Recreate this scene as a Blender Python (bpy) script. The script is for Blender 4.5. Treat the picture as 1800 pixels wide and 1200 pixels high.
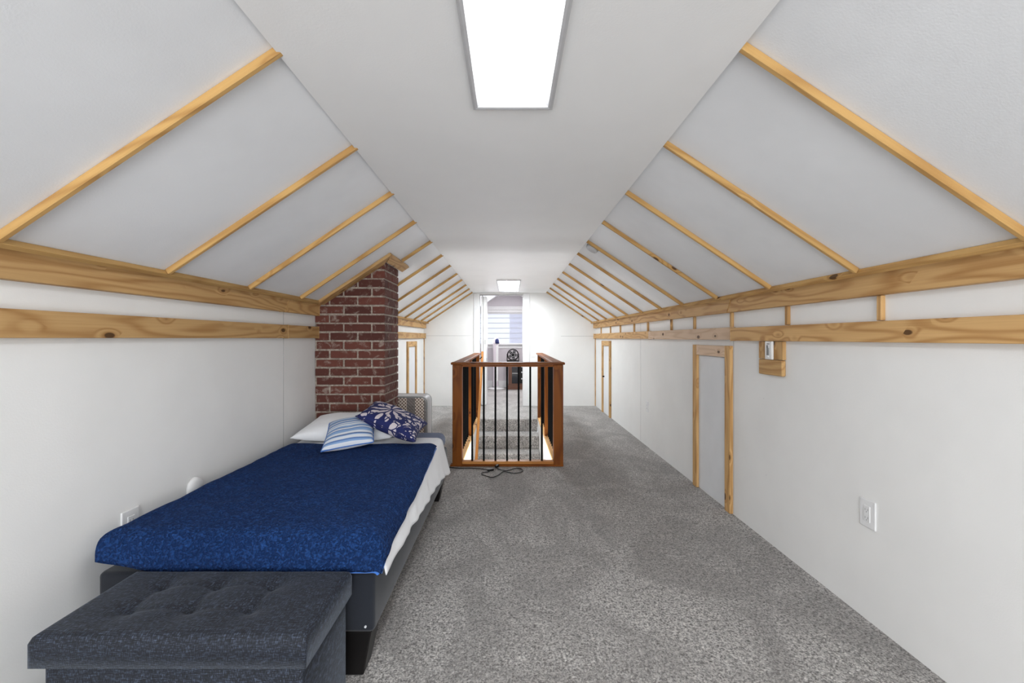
import bpy, bmesh, math, random
from mathutils import Vector, Matrix, noise
random.seed(7)
S = bpy.context.scene
COL = S.collection
PI = math.pi
for o in list(bpy.data.objects): bpy.data.objects.remove(o)

# ------------------------------------------------ camera, world, lights, exposure
cd = bpy.data.cameras.new('camera'); cam = bpy.data.objects.new('camera', cd); COL.objects.link(cam)
cam.location = (0, 0, 1.19); cam.rotation_euler = (PI/2, 0, 0)
cd.sensor_width = 36; cd.lens = 15.4; cd.shift_x = 0.00222; cd.shift_y = -0.00333
cd.clip_start = 0.05; cd.clip_end = 100
S.camera = cam
S.view_settings.view_transform = 'Standard'; S.view_settings.look = 'None'
S.view_settings.exposure = 0.82; S.view_settings.gamma = 1.0; S.view_settings.use_curve_mapping = False
W = bpy.data.worlds.new('world'); S.world = W; W.use_nodes = True
W.node_tree.nodes['Background'].inputs[0].default_value = (0.85, 0.92, 1.0, 1)
W.node_tree.nodes['Background'].inputs[1].default_value = 1.0

def area_light(name, loc, rot, sx, sy, power, color=(1, 1, 1), spread=PI):
    l = bpy.data.lights.new(name, 'AREA'); l.shape = 'RECTANGLE'; l.size = sx; l.size_y = sy
    l.energy = power; l.color = color; l.spread = spread
    o = bpy.data.objects.new(name, l); COL.objects.link(o); o.location = loc; o.rotation_euler = rot
    return o
# added fill light behind the viewpoint, then daylight at the far room's window
area_light('fill_light_rear', (0.0, -2.68, 0.95), (PI/2+.25, 0, 0), 2.1, 1.6, 60, (0.95, 0.975, 1.0))
area_light('daylight_far_window', (-0.1, 10.36, 1.42), (-PI/2, 0, 0), 1.3, 0.75, 13, (0.93, 0.93, 1.0))
area_light('fill_light_stairwell', (-0.02, 4.62, -0.55), (PI+.3, 0, 0), .45, .85, 13, (.97, .98, 1.0))  # added upward fill in the stair opening, brightens the middle ceiling
area_light('fill_light_far_room', (0.3, 9.1, 2.15), (0, 0, 0), .4, .4, 16, (1, .95, .93))  # added overhead fill, no fixture: brightens the room beyond the doorway
LED_STRENGTH = 9.5; LED_FAR = 22.0

# ------------------------------------------------ node helpers
def new_mat(name):
    m = bpy.data.materials.new(name); m.use_nodes = True
    nt = m.node_tree; b = nt.nodes['Principled BSDF']
    return m, nt, b
def N(nt, t, **k):
    n = nt.nodes.new(t)
    for a, v in k.items():
        if a == 'inp':
            for i, x in v.items(): n.inputs[i].default_value = x
        else: setattr(n, a, v)
    return n
def L(nt, a, b): nt.links.new(a, b)
def scaled(nt, vec, s):
    n = N(nt, 'ShaderNodeVectorMath', operation='MULTIPLY'); n.inputs[1].default_value = s
    L(nt, vec, n.inputs[0]); return n.outputs[0]
def mathn(nt, op, a, b=None, c=None, clamp=False):
    n = N(nt, 'ShaderNodeMath', operation=op, use_clamp=clamp)
    for i, x in enumerate((a, b, c)):
        if x is None: continue
        if isinstance(x, (int, float)): n.inputs[i].default_value = x
        else: L(nt, x, n.inputs[i])
    return n.outputs[0]
def mixc(nt, f, a, b, bt='MIX'):
    n = N(nt, 'ShaderNodeMix', data_type='RGBA', blend_type=bt)
    if isinstance(f, (int, float)): n.inputs[0].default_value = f
    else: L(nt, f, n.inputs[0])
    for i, x in ((6, a), (7, b)):
        if isinstance(x, tuple): n.inputs[i].default_value = (*x, 1) if len(x) == 3 else x
        else: L(nt, x, n.inputs[i])
    return n.outputs[2]
def noisen(nt, vec, scale, detail=3, rough=.5, dist=0):
    n = N(nt, 'ShaderNodeTexNoise', inp={'Scale': scale, 'Detail': detail, 'Roughness': rough, 'Distortion': dist})
    L(nt, vec, n.inputs['Vector']); return n.outputs['Fac']
def ramp(nt, f, pts):
    n = N(nt, 'ShaderNodeValToRGB'); r = n.color_ramp
    while len(r.elements) < len(pts): r.elements.new(.5)
    for e, (p, c) in zip(r.elements, pts):
        e.position = p; e.color = (*c, 1) if isinstance(c, tuple) else (c, c, c, 1)
    L(nt, f, n.inputs[0]); return n.outputs[0]
def smooth(nt, f, a, b):
    n = N(nt, 'ShaderNodeMapRange', interpolation_type='SMOOTHSTEP')
    n.inputs[1].default_value = a; n.inputs[2].default_value = b
    L(nt, f, n.inputs[0]); return n.outputs[0]
def bump(nt, b, h, strength, dist):
    n = N(nt, 'ShaderNodeBump', inp={'Strength': strength, 'Distance': dist})
    L(nt, h, n.inputs['Height']); L(nt, n.outputs[0], b.inputs['Normal'])
def objvec(nt, rnd=False):
    tc = N(nt, 'ShaderNodeTexCoord').outputs['Object']
    if not rnd: return tc
    oi = N(nt, 'ShaderNodeObjectInfo').outputs['Random']
    m = mathn(nt, 'MULTIPLY', oi, 37.0)
    a = N(nt, 'ShaderNodeVectorMath', operation='ADD'); L(nt, tc, a.inputs[0])
    cx = N(nt, 'ShaderNodeCombineXYZ'); L(nt, m, cx.inputs[0]); L(nt, m, cx.inputs[1])
    L(nt, cx.outputs[0], a.inputs[1]); return a.outputs[0]

# ------------------------------------------------ materials
def plain(name, col, rough=.5, metal=0.0, spec=None):
    m, nt, b = new_mat(name)
    v = objvec(nt)
    f = noisen(nt, v, 40, 2)
    c = mixc(nt, f, tuple(x*.94 for x in col), tuple(min(1, x*1.05) for x in col))
    L(nt, c, b.inputs['Base Color'])
    b.inputs['Roughness'].default_value = rough; b.inputs['Metallic'].default_value = metal
    if spec is not None: b.inputs['Specular IOR Level'].default_value = spec
    return m
def paint(name, col, rough=.6, blotch=.03, bstr=.15):
    m, nt, b = new_mat(name)
    v = N(nt, 'ShaderNodeNewGeometry').outputs['Position']
    big = noisen(nt, v, 1.3, 4, .6)
    f = smooth(nt, big, .3, .7)
    c = mixc(nt, f, tuple(x*(1-blotch) for x in col), tuple(min(1, x*(1+blotch)) for x in col))
    spots = N(nt, 'ShaderNodeTexVoronoi', inp={'Scale': 2.6}); L(nt, v, spots.inputs['Vector'])
    sp = smooth(nt, spots.outputs['Distance'], .014, .008)
    c = mixc(nt, mathn(nt, 'MULTIPLY', sp, .35), c, (.3, .3, .3))
    L(nt, c, b.inputs['Base Color']); b.inputs['Roughness'].default_value = rough
    b.inputs['Specular IOR Level'].default_value = .25
    bump(nt, b, noisen(nt, v, 180, 3), bstr, .002)
    return m
def wood(name, base, dark, knotc=(.05, .02, .008), rough=.55, knots=.80, ringk=58, coat=0.0):
    m, nt, b = new_mat(name)
    v = objvec(nt, True)
    kv = scaled(nt, v, (7.5, 15, 15))
    vo = N(nt, 'ShaderNodeTexVoronoi', inp={'Scale': 1.0}); L(nt, kv, vo.inputs['Vector'])
    sep = N(nt, 'ShaderNodeSeparateColor'); L(nt, vo.outputs['Color'], sep.inputs[0])
    gate = mathn(nt, 'GREATER_THAN', sep.outputs[0], knots)
    kd = vo.outputs['Distance']
    near = mathn(nt, 'MULTIPLY', smooth(nt, kd, .55, .05), gate)
    n0 = noisen(nt, scaled(nt, v, (.9, 7, 7)), 1, 2, .4)
    ph = mathn(nt, 'ADD', mathn(nt, 'MULTIPLY', n0, ringk), mathn(nt, 'MULTIPLY', near, 9))
    ring = mathn(nt, 'POWER', mathn(nt, 'MULTIPLY_ADD', mathn(nt, 'SINE', ph), .5, .5), 2.2)
    fine = noisen(nt, scaled(nt, v, (3, 160, 160)), 1, 4, .6)
    tone = noisen(nt, scaled(nt, v, (1.2, 3, 3)), 1, 2)
    f = mathn(nt, 'ADD', mathn(nt, 'MULTIPLY', ring, .6), mathn(nt, 'MULTIPLY', mathn(nt, 'SUBTRACT', fine, .35), .7), clamp=True)
    c = mixc(nt, f, base, dark)
    c = mixc(nt, mathn(nt, 'MULTIPLY', smooth(nt, tone, .35, .75), .3), c, tuple(x*.75 for x in base))
    k = mathn(nt, 'MULTIPLY', smooth(nt, kd, .21, .16), gate)
    halo = mathn(nt, 'MULTIPLY', mathn(nt, 'MULTIPLY', smooth(nt, kd, .36, .18), gate), .5)
    c = mixc(nt, halo, c, dark)
    c = mixc(nt, mathn(nt, 'MULTIPLY', k, .85), c, knotc)
    oi = N(nt, 'ShaderNodeObjectInfo').outputs['Random']
    hs = N(nt, 'ShaderNodeHueSaturation'); L(nt, c, hs.inputs['Color'])
    L(nt, mathn(nt, 'MULTIPLY_ADD', oi, .22, .89), hs.inputs['Value'])
    L(nt, hs.outputs[0], b.inputs['Base Color'])
    b.inputs['Roughness'].default_value = rough; b.inputs['Coat Weight'].default_value = coat
    b.inputs['Coat Roughness'].default_value = .2
    bump(nt, b, fine, .15, .0015); b.inputs['Specular IOR Level'].default_value = .2
    return m
M = {}
M['wall'] = paint('wall_paint', (.87, .865, .848))
M['slope'] = paint('slope_panel_paint', (.81, .82, .835), .5, .05)
M['ceil'] = paint('ceiling_paint', (.86, .86, .858), .55, .02)
M['farwall'] = paint('far_room_paint', (.66, .62, .65), .6, .02)
M['white'] = plain('white_gloss_paint', (.80, .80, .80), .35)
M['plastic'] = plain('white_plastic', (.83, .83, .83), .3)
M['ledframe'] = plain('light_frame', (.50, .50, .51), .5)
M['greyplastic'] = plain('grey_plastic', (.33, .33, .32), .4)
M['black'] = plain('black_metal', (.002, .002, .0022), .6, .0, .08)
M['blackpl'] = plain('black_plastic', (.007, .006, .006), .4, 0, .3)
M['shade_pencil'] = plain('joint_line', (.42, .42, .41), .8)
M['pine'] = wood('raw_pine', (.64, .40, .175), (.36, .17, .05), knots=.66)
M['pinepale'] = wood('pale_pine', (.74, .55, .39), (.55, .36, .22))
M['batten'] = wood('batten_pine', (.60, .37, .14), (.36, .18, .055), knots=.85)
M['oak'] = wood('stained_pine', (.235, .068, .0045), (.11, .025, .0015), (.02, .005, .001), .5, .78, 34, 0)
M['oaklight'] = wood('light_stained_pine', (.62, .27, .07), (.40, .14, .03), (.08, .03, .01), .45, .84, 26, .05)
M['paleshoe'] = wood('pale_pine_shoe', (.80, .50, .22), (.62, .33, .11), rough=.5)  # paler wood colour than the posts, for side shoes and fillets
M['brownwood'] = plain('dark_brown_wood', (.13, .05, .025), .4)

def m_emit(name, col, s):
    m = bpy.data.materials.new(name); m.use_nodes = True; nt = m.node_tree
    nt.nodes.remove(nt.nodes['Principled BSDF'])
    e = N(nt, 'ShaderNodeEmission', inp={'Color': (*col, 1), 'Strength': s})
    L(nt, e.outputs[0], nt.nodes['Material Output'].inputs[0]); return m
M['led'] = m_emit('led_diffuser', (.95, .975, 1.0), LED_STRENGTH)
M['pane'] = m_emit('daylit_pane', (.86, .90, 1.0), 1.1)
def m_blind():
    m, nt, b = new_mat('blind_fabric')
    b.inputs['Base Color'].default_value = (.85, .86, .9, 1); b.inputs['Roughness'].default_value = .8
    t = N(nt, 'ShaderNodeBsdfTranslucent', inp={0: (.9, .92, .97, 1)})
    mx = N(nt, 'ShaderNodeMixShader', inp={0: .6}); L(nt, b.outputs[0], mx.inputs[1]); L(nt, t.outputs[0], mx.inputs[2])
    L(nt, mx.outputs[0], nt.nodes['Material Output'].inputs[0]); return m
M['blind'] = m_blind()

def m_carpet():
    m, nt, b = new_mat('carpet_pile')
    v = N(nt, 'ShaderNodeNewGeometry').outputs['Position']
    v2 = scaled(nt, v, (1, 1, .6))
    f1 = noisen(nt, v2, 120, 4, .75, .6)
    f2 = noisen(nt, v2, 55, 3, .65, .8)
    sp = smooth(nt, mathn(nt, 'ADD', mathn(nt, 'MULTIPLY', f1, .7), mathn(nt, 'MULTIPLY', f2, .3)), .38, .62)
    c = mixc(nt, sp, (.11, .100, .092), (.91, .87, .835))
    big = noisen(nt, scaled(nt, v, (1.5, 1.0, 1)), 1.6, 5, .62, 1.2)
    c = mixc(nt, mathn(nt, 'MULTIPLY', smooth(nt, big, .64, .38), .42), c, (.20, .185, .175))
    L(nt, c, b.inputs['Base Color']); b.inputs['Roughness'].default_value = .95
    b.inputs['Specular IOR Level'].default_value = .05
    b.inputs['Sheen Weight'].default_value = .25; b.inputs['Sheen Roughness'].default_value = .6
    bump(nt, b, sp, .8, .006); return m
M['carpet'] = m_carpet()
def m_brick():
    m, nt, b = new_mat('old_brick')
    at = N(nt, 'ShaderNodeAttribute', attribute_name='tone')
    v = N(nt, 'ShaderNodeTexCoord').outputs['Object']
    n1 = noisen(nt, v, 45, 5, .65)
    c = mixc(nt, at.outputs['Fac'], (.075, .018, .012), (.165, .046, .030))
    c = mixc(nt, mathn(nt, 'MULTIPLY', n1, .55), c, (.09, .035, .028))
    n2 = noisen(nt, v, 16, 5, .7, .5)
    sm = mathn(nt, 'MULTIPLY', smooth(nt, n2, .52, .70), .65)
    c = mixc(nt, sm, c, (.42, .35, .30))
    L(nt, c, b.inputs['Base Color']); b.inputs['Roughness'].default_value = .9
    bump(nt, b, n1, .6, .006); return m
M['brick'] = m_brick()
def m_mortar():
    m, nt, b = new_mat('lime_mortar')
    v = N(nt, 'ShaderNodeTexCoord').outputs['Object']
    n1 = noisen(nt, v, 60, 5, .7)
    c = mixc(nt, smooth(nt, n1, .3, .7), (.24, .19, .155), (.52, .45, .38))
    L(nt, c, b.inputs['Base Color']); b.inputs['Roughness'].default_value = .95
    bump(nt, b, n1, .9, .01); return m
M['mortar'] = m_mortar()
def m_sherpa(name, a, c2, edge=None):
    m, nt, b = new_mat(name)
    v = objvec(nt)
    d = noisen(nt, v, 60, 2, .5, 1.6)
    vo = N(nt, 'ShaderNodeTexVoronoi', feature='SMOOTH_F1', inp={'Scale': 85, 'Smoothness': .4, 'Randomness': 1})
    L(nt, v, vo.inputs['Vector'])
    h = mathn(nt, 'ADD', mathn(nt, 'MULTIPLY', smooth(nt, vo.outputs['Distance'], .6, .05), .75), mathn(nt, 'MULTIPLY', smooth(nt, d, .38, .60), .6))
    c = mixc(nt, smooth(nt, h, .25, 1.15), a, c2)
    big = noisen(nt, v, 3, 3)
    c = mixc(nt, mathn(nt, 'MULTIPLY', smooth(nt, big, .4, .7), .25), c, tuple(x*.6 for x in a))
    L(nt, c, b.inputs['Base Color']); b.inputs['Roughness'].default_value = .95
    b.inputs['Specular IOR Level'].default_value = .1
    b.inputs['Sheen Weight'].default_value = .12; b.inputs['Sheen Roughness'].default_value = .5
    b.inputs['Sheen Tint'].default_value = (.15, .3, .95, 1)
    bump(nt, b, h, 1.0, .012); return m
M['sherpa'] = m_sherpa('navy_sherpa_fleece', (.006, .024, .090), (.020, .070, .235))
def m_cloth(name, a, c2, sc=300, bs=.3, wr=True, sheen=.2, rough=.9):
    m, nt, b = new_mat(name)
    v = objvec(nt)
    n1 = noisen(nt, v, sc, 2)
    w = noisen(nt, v, 9, 4, .6, 1.0)
    c = mixc(nt, n1, a, c2)
    L(nt, c, b.inputs['Base Color']); b.inputs['Roughness'].default_value = rough
    b.inputs['Sheen Weight'].default_value = sheen
    h = mathn(nt, 'ADD', mathn(nt, 'MULTIPLY', n1, .12), mathn(nt, 'MULTIPLY', w, 1.0 if wr else 0))
    bump(nt, b, h, bs, .02); return m
M['sheet'] = m_cloth('white_cotton_sheet', (.84, .85, .875), (.91, .915, .935))
M['bluehem'] = m_cloth('blue_hem_fabric', (.03, .13, .48), (.06, .2, .6), wr=False)
M['matfab'] = m_cloth('slate_blue_mattress_fabric', (.035, .065, .16), (.07, .11, .23))
M['bedfab'] = m_cloth('dark_navy_upholstery', (.003, .0045, .009), (.008, .012, .022), 400, .15, False)
def m_tweed():
    m, nt, b = new_mat('charcoal_linen_weave')
    v = objvec(nt)
    a = noisen(nt, scaled(nt, v, (60, 420, 420)), 1, 3, .6)
    c_ = noisen(nt, scaled(nt, v, (420, 60, 90)), 1, 3, .6)
    f = mathn(nt, 'ADD', mathn(nt, 'MULTIPLY', a, .5), mathn(nt, 'MULTIPLY', c_, .5))
    c = ramp(nt, f, [(.40, (.001, .0015, .0035)), (.51, (.006, .009, .018)), (.66, (.07, .092, .14))])
    L(nt, c, b.inputs['Base Color']); b.inputs['Roughness'].default_value = .75
    b.inputs['Sheen Weight'].default_value = .22; b.inputs['Sheen Roughness'].default_value = .3
    b.inputs['Sheen Tint'].default_value = (.75, .85, 1, 1)
    bump(nt, b, f, .7, .003); return m
M['tweed'] = m_tweed()
def m_stripe():
    m, nt, b = new_mat('blue_striped_cotton')
    v = objvec(nt)
    sx = N(nt, 'ShaderNodeSeparateXYZ'); L(nt, v, sx.inputs[0])
    wob = noisen(nt, v, 5, 1)
    t = mathn(nt, 'ADD', mathn(nt, 'MULTIPLY', sx.outputs[1], 3.6), mathn(nt, 'MULTIPLY', wob, .06))
    t = mathn(nt, 'FRACT', mathn(nt, 'ADD', t, 5.0))
    wh = (.74, .78, .84); lb = (.22, .38, .66); db = (.03, .085, .26); mb = (.08, .19, .47)
    r = N(nt, 'ShaderNodeValToRGB'); cr = r.color_ramp; cr.interpolation = 'CONSTANT'
    pts = [(0, wh), (.07, lb), (.10, wh), (.16, mb), (.20, lb), (.25, wh), (.30, db), (.33, lb), (.42, wh), (.47, lb), (.51, mb), (.55, wh), (.63, lb), (.66, db), (.69, wh), (.76, lb), (.84, mb), (.87, wh), (.92, db), (.94, lb)]
    while len(cr.elements) < len(pts): cr.elements.new(.5)
    for e, (p, c) in zip(cr.elements, pts): e.position = p; e.color = (*c, 1)
    L(nt, t, r.inputs[0]); fab = noisen(nt, v, 350, 2)
    c = mixc(nt, mathn(nt, 'MULTIPLY', fab, .2), r.outputs[0], (.5, .55, .65))
    L(nt, c, b.inputs['Base Color']); b.inputs['Roughness'].default_value = .9
    bump(nt, b, noisen(nt, v, 12, 3, .6, .8), .3, .015); return m
M['stripe'] = m_stripe()
def m_flower():
    m, nt, b = new_mat('navy_floral_print')
    v0 = objvec(nt)
    nn = N(nt, 'ShaderNodeTexNoise', inp={'Scale': 14, 'Detail': 2}); L(nt, v0, nn.inputs['Vector'])
    off = N(nt, 'ShaderNodeVectorMath', operation='MULTIPLY_ADD'); L(nt, nn.outputs['Color'], off.inputs[0])
    off.inputs[1].default_value = (.03, .03, 0); L(nt, v0, off.inputs[2])
    sx = N(nt, 'ShaderNodeSeparateXYZ'); L(nt, off.outputs[0], sx.inputs[0])
    x = mathn(nt, 'SUBTRACT', sx.outputs[0], .0); y = mathn(nt, 'SUBTRACT', sx.outputs[1], .0)
    r = mathn(nt, 'SQRT', mathn(nt, 'ADD', mathn(nt, 'MULTIPLY', x, x), mathn(nt, 'MULTIPLY', y, y)))
    ang = mathn(nt, 'ARCTAN2', y, x)
    def petals(n, r0, r1, ph, width):
        s = mathn(nt, 'ABSOLUTE', mathn(nt, 'SINE', mathn(nt, 'MULTIPLY_ADD', ang, n*.5, ph)))
        prof = mathn(nt, 'SINE', mathn(nt, 'MULTIPLY', mathn(nt, 'DIVIDE', mathn(nt, 'SUBTRACT', r, r0), r1-r0, clamp=True), PI))
        vein = smooth(nt, s, .99, .985)
        p = mathn(nt, 'GREATER_THAN', mathn(nt, 'MULTIPLY', s, 1), mathn(nt, 'SUBTRACT', 1.0, mathn(nt, 'MULTIPLY', prof, width)))
        return p
    a = petals(8, .010, .095, .3, .36)
    b2 = petals(11, .080, .150, 1.1, .36)
    c2 = petals(13, .155, .225, .2, .45)
    vo = N(nt, 'ShaderNodeTexVoronoi', feature='DISTANCE_TO_EDGE', inp={'Scale': 20}); L(nt, off.outputs[0], vo.inputs['Vector'])
    cut = mathn(nt, 'GREATER_THAN', vo.outputs['Distance'], .08)
    outer = mathn(nt, 'MULTIPLY', mathn(nt, 'GREATER_THAN', r, .19), mathn(nt, 'GREATER_THAN', noisen(nt, off.outputs[0], 17, 2, .5, 1.5), .54))
    s1 = mathn(nt, 'MAXIMUM', mathn(nt, 'MAXIMUM', a, b2), mathn(nt, 'MAXIMUM', c2, outer))
    s1 = mathn(nt, 'MULTIPLY', s1, mathn(nt, 'MAXIMUM', cut, mathn(nt, 'LESS_THAN', r, .11)))
    c = mixc(nt, s1, (.008, .014, .10), (.60, .54, .57))
    L(nt, c, b.inputs['Base Color']); b.inputs['Roughness'].default_value = .85
    bump(nt, b, noisen(nt, v0, 12, 3), .25, .015); return m
M['flower'] = m_flower()
def m_quilt():
    m, nt, b = new_mat('quilted_damask')
    v = objvec(nt)
    sx = N(nt, 'ShaderNodeSeparateXYZ'); L(nt, v, sx.inputs[0])
    p = mathn(nt, 'SINE', mathn(nt, 'MULTIPLY', mathn(nt, 'ADD', sx.outputs[0], sx.outputs[2]), 215))
    q = mathn(nt, 'SINE', mathn(nt, 'MULTIPLY', mathn(nt, 'SUBTRACT', sx.outputs[0], sx.outputs[2]), 215))
    w = mathn(nt, 'MAXIMUM', p, q)
    band = mathn(nt, 'SINE', mathn(nt, 'MULTIPLY_ADD', sx.outputs[0], 42, 1.9))
    bz = smooth(nt, band, -.1, .0)
    c1 = mixc(nt, smooth(nt, w, .2, .8), (.20, .13, .09), (.90, .80, .72))
    c = mixc(nt, bz, (.25, .22, .205), c1)
    L(nt, c, b.inputs['Base Color']); b.inputs['Roughness'].default_value = .5
    bump(nt, b, w, .4, .004); return m
M['quilt'] = m_quilt()
M['silver'] = plain('silver_side_band', (.66, .67, .69), .4, .0)
M['glassdark'] = plain('dark_glass', (.01, .012, .018), .12)
M['pink'] = plain('pale_lilac_plastic', (.70, .64, .69), .4)

# ------------------------------------------------ object helpers
def obj(name, bm, mat, parent=None, smoothf=False, mat2=None):
    bmesh.ops.recalc_face_normals(bm, faces=bm.faces)
    me = bpy.data.meshes.new(name); bm.to_mesh(me); bm.free()
    me.materials.append(mat)
    if mat2: me.materials.append(mat2)
    if smoothf:
        for p in me.polygons: p.use_smooth = True
    o = bpy.data.objects.new(name, me); COL.objects.link(o)
    if parent: o.parent = parent
    return o
def tag(o, label=None, cat=None, group=None, kind=None):
    if label: o['label'] = label
    if cat: o['category'] = cat
    if group: o['group'] = group
    if kind: o['kind'] = kind
    return o
def thing(name, loc, label, cat, group=None, kind=None, rz=0):
    o = bpy.data.objects.new(name, None); COL.objects.link(o); o.location = loc; o.rotation_euler.z = rz
    o.empty_display_size = .05
    return tag(o, label, cat, group, kind)
def box(bm, x0, x1, y0, y1, z0, z1, bev=0.0, seg=1, midx=0):
    ret = bmesh.ops.create_cube(bm, size=1)
    vs = ret['verts']
    for v in vs:
        v.co = Vector(((x0+x1)/2+v.co.x*(x1-x0), (y0+y1)/2+v.co.y*(y1-y0), (z0+z1)/2+v.co.z*(z1-z0)))
    fs = list({f for v in vs for f in v.link_faces})
    for f in fs: f.material_index = midx
    if bev > 0:
        es = list({e for v in vs for e in v.link_edges})
        bmesh.ops.bevel(bm, geom=es, offset=bev, segments=seg, profile=.5, affect='EDGES', clamp_overlap=True)
    return vs
def bx(*a, **k):
    bm = bmesh.new(); box(bm, *a, **k); return bm
def prism(bm, pts, y0, y1, axis='y', sk0=0, sk1=0):
    """pts = list of (a,b) extruded; axis y: (x,z) polygon along y"""
    def P(a, b, t, sk):
        t = t + sk*b
        return (a, t, b) if axis == 'y' else ((t, a, b) if axis == 'x' else (a, b, t))
    A = [bm.verts.new(P(a, b, y0, sk0)) for a, b in pts]; B = [bm.verts.new(P(a, b, y1, sk1)) for a, b in pts]
    n = len(pts)
    bm.faces.new(A); bm.faces.new(list(reversed(B)))
    for i in range(n): bm.faces.new((A[i], A[(i+1) % n], B[(i+1) % n], B[i]))
def cyl(bm, c, r, h, seg=20, axis='z', r2=None):
    rot = {'z': Matrix(), 'x': Matrix.Rotation(PI/2, 4, 'Y'), 'y': Matrix.Rotation(-PI/2, 4, 'X')}[axis]
    bmesh.ops.create_cone(bm, cap_ends=True, segments=seg, radius1=r, radius2=r if r2 is None else r2, depth=h,
                          matrix=Matrix.Translation(c) @ rot)
def lathe(bm, prof, seg=24, c=(0, 0, 0)):
    rings = []
    for r, z in prof:
        rings.append([bm.verts.new((c[0]+r*math.cos(2*PI*k/seg), c[1]+r*math.sin(2*PI*k/seg), c[2]+z)) for k in range(seg)])
    for A, B in zip(rings, rings[1:]):
        for k in range(seg): bm.faces.new((A[k], A[(k+1) % seg], B[(k+1) % seg], B[k]))
    bm.faces.new(rings[0]); bm.faces.new(list(reversed(rings[-1])))
def board(name, mat, p0, p1, wdir, w, t, parent=None, bev=.002, tdir=None):
    """solid board: local x along p0->p1, local y = width, local z = thickness; centred on the axis"""
    p0 = Vector(p0); p1 = Vector(p1); x = (p1-p0); ln = x.length; x.normalize()
    y = Vector(wdir); y = (y - x*y.dot(x)).normalized(); z = x.cross(y)
    bm = bx(-ln/2, ln/2, -w/2, w/2, -t/2, t/2, bev=bev)
    o = obj(name, bm, mat, parent)
    mtx = Matrix((x, y, z)).transposed().to_4x4(); mtx.translation = (p0+p1)/2
    if parent: mtx = Matrix.Translation(-parent.location) @ mtx
    o.matrix_basis = mtx
    return o
def rail(name, mat, poly, y0, y1, sk0=0, sk1=0, zc=0, parent=None):
    """poly (x,z) section run along y; local x is along the length"""
    cx = sum(p[0] for p in poly)/len(poly); cz = sum(p[1] for p in poly)/len(poly); cy = (y0+y1)/2
    bm = bmesh.new()
    prism(bm, [(p[0]-cx, p[1]-cz) for p in poly], y0-cy, y1-cy, 'y', sk0, sk1)
    # rotate so that the run lies on local x
    bmesh.ops.rotate(bm, verts=bm.verts, cent=(0, 0, 0), matrix=Matrix.Rotation(-PI/2, 3, 'Z'))
    bmesh.ops.bevel(bm, geom=list(bm.edges), offset=.0018, segments=1, affect='EDGES')
    o = obj(name, bm, mat, parent); o.rotation_euler.z = PI/2; o.location = (cx, cy, cz)
    if parent: o.location = Vector((cx, cy, cz)) - parent.location
    return o
def tube(name, pts, r, mat, parent=None, cyc=False):
    cu = bpy.data.curves.new(name, 'CURVE'); cu.dimensions = '3D'; cu.bevel_depth = r; cu.bevel_resolution = 3
    sp = cu.splines.new('NURBS'); sp.points.add(len(pts)-1)
    for p, q in zip(sp.points, pts): p.co = (*q, 1)
    sp.use_endpoint_u = True; sp.order_u = 4; sp.use_cyclic_u = cyc; cu.resolution_u = 6; cu.use_fill_caps = True
    tmp = bpy.data.objects.new(name+'_tmp', cu); COL.objects.link(tmp)
    dg = bpy.context.evaluated_depsgraph_get(); me = bpy.data.meshes.new_from_object(tmp.evaluated_get(dg))
    bpy.data.objects.remove(tmp); bpy.data.curves.remove(cu)
    me.name = name; me.materials.clear(); me.materials.append(mat)
    for p in me.polygons: p.use_smooth = True
    o = bpy.data.objects.new(name, me); COL.objects.link(o)
    if parent: o.parent = parent
    return o
ORD = ['nearest the camera', 'second from the camera', 'third from the camera', 'fourth from the camera', 'fifth from the camera',
       'sixth from the camera', 'seventh from the camera', 'fifth from the far wall', 'fourth from the far wall', 'third from the far wall',
       'second from the far wall', 'closest to the far wall']

# ------------------------------------------------ room shell
WX = 1.51          # knee walls at x = +-1.51
CXL, CXR, CZ = -.645, .632, 1.98
KZ = 1.425         # slope meets the knee wall
FY = 7.70          # far wall face
RY = -2.75         # rear wall
ST = 2.018
def slope_z(ax): return ST - (ax-.62)*(ST-KZ)/(WX-.62)
# floor with the stair opening
SX0, SX1, SY0, SY1 = -.475, .425, 4.12, 6.43
bm = bmesh.new()
for a in ((-WX-.1, SX0, RY-.1, 10.7), (SX1, WX+.1, RY-.1, 10.7), (SX0, SX1, RY-.1, SY0), (SX0, SX1, SY1, 10.7)):
    box(bm, a[0], a[1], a[2], a[3], -.12, 0)
tag(obj('floor', bm, M['carpet']), 'speckled grey cut-pile carpet floor of the attic with a stair opening', 'floor', kind='structure')
for nm, s, lab in (('wall_left', -1, 'white knee wall on the left beside the bed'), ('wall_right', 1, 'white knee wall on the right with a small framed hatch')):
    x0, x1 = sorted((s*WX, s*(WX+.1)))
    w = tag(obj(nm, bx(x0, x1, RY-.1, FY+.0, 0, KZ+.12), M['wall']), lab, 'wall', kind='structure')
    for y in ((2.92,) if s < 0 else (2.95, 5.05)):
        a, b = sorted((s*WX, s*(WX-.0012)))
        obj('panel_joint', bx(a, b, y, y+.003, 0.01, 1.40), M['shade_pencil'], w)
for nm, s in (('ceiling_left', -1), ('ceiling_right', 1)):
    bm = bmesh.new()
    a0, a1 = (.60, slope_z(.60)), (WX+.1, slope_z(WX+.1))
    prism(bm, [(s*a0[0], a0[1]), (s*a1[0], a1[1]), (s*a1[0], a1[1]+.08), (s*a0[0], a0[1]+.08)], RY-.1, FY+.05)
    tag(obj(nm, bm, M['slope']), 'sloping white panelled ceiling on the %s side' % ('left' if s < 0 else 'right'), 'ceiling', kind='structure')
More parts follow.
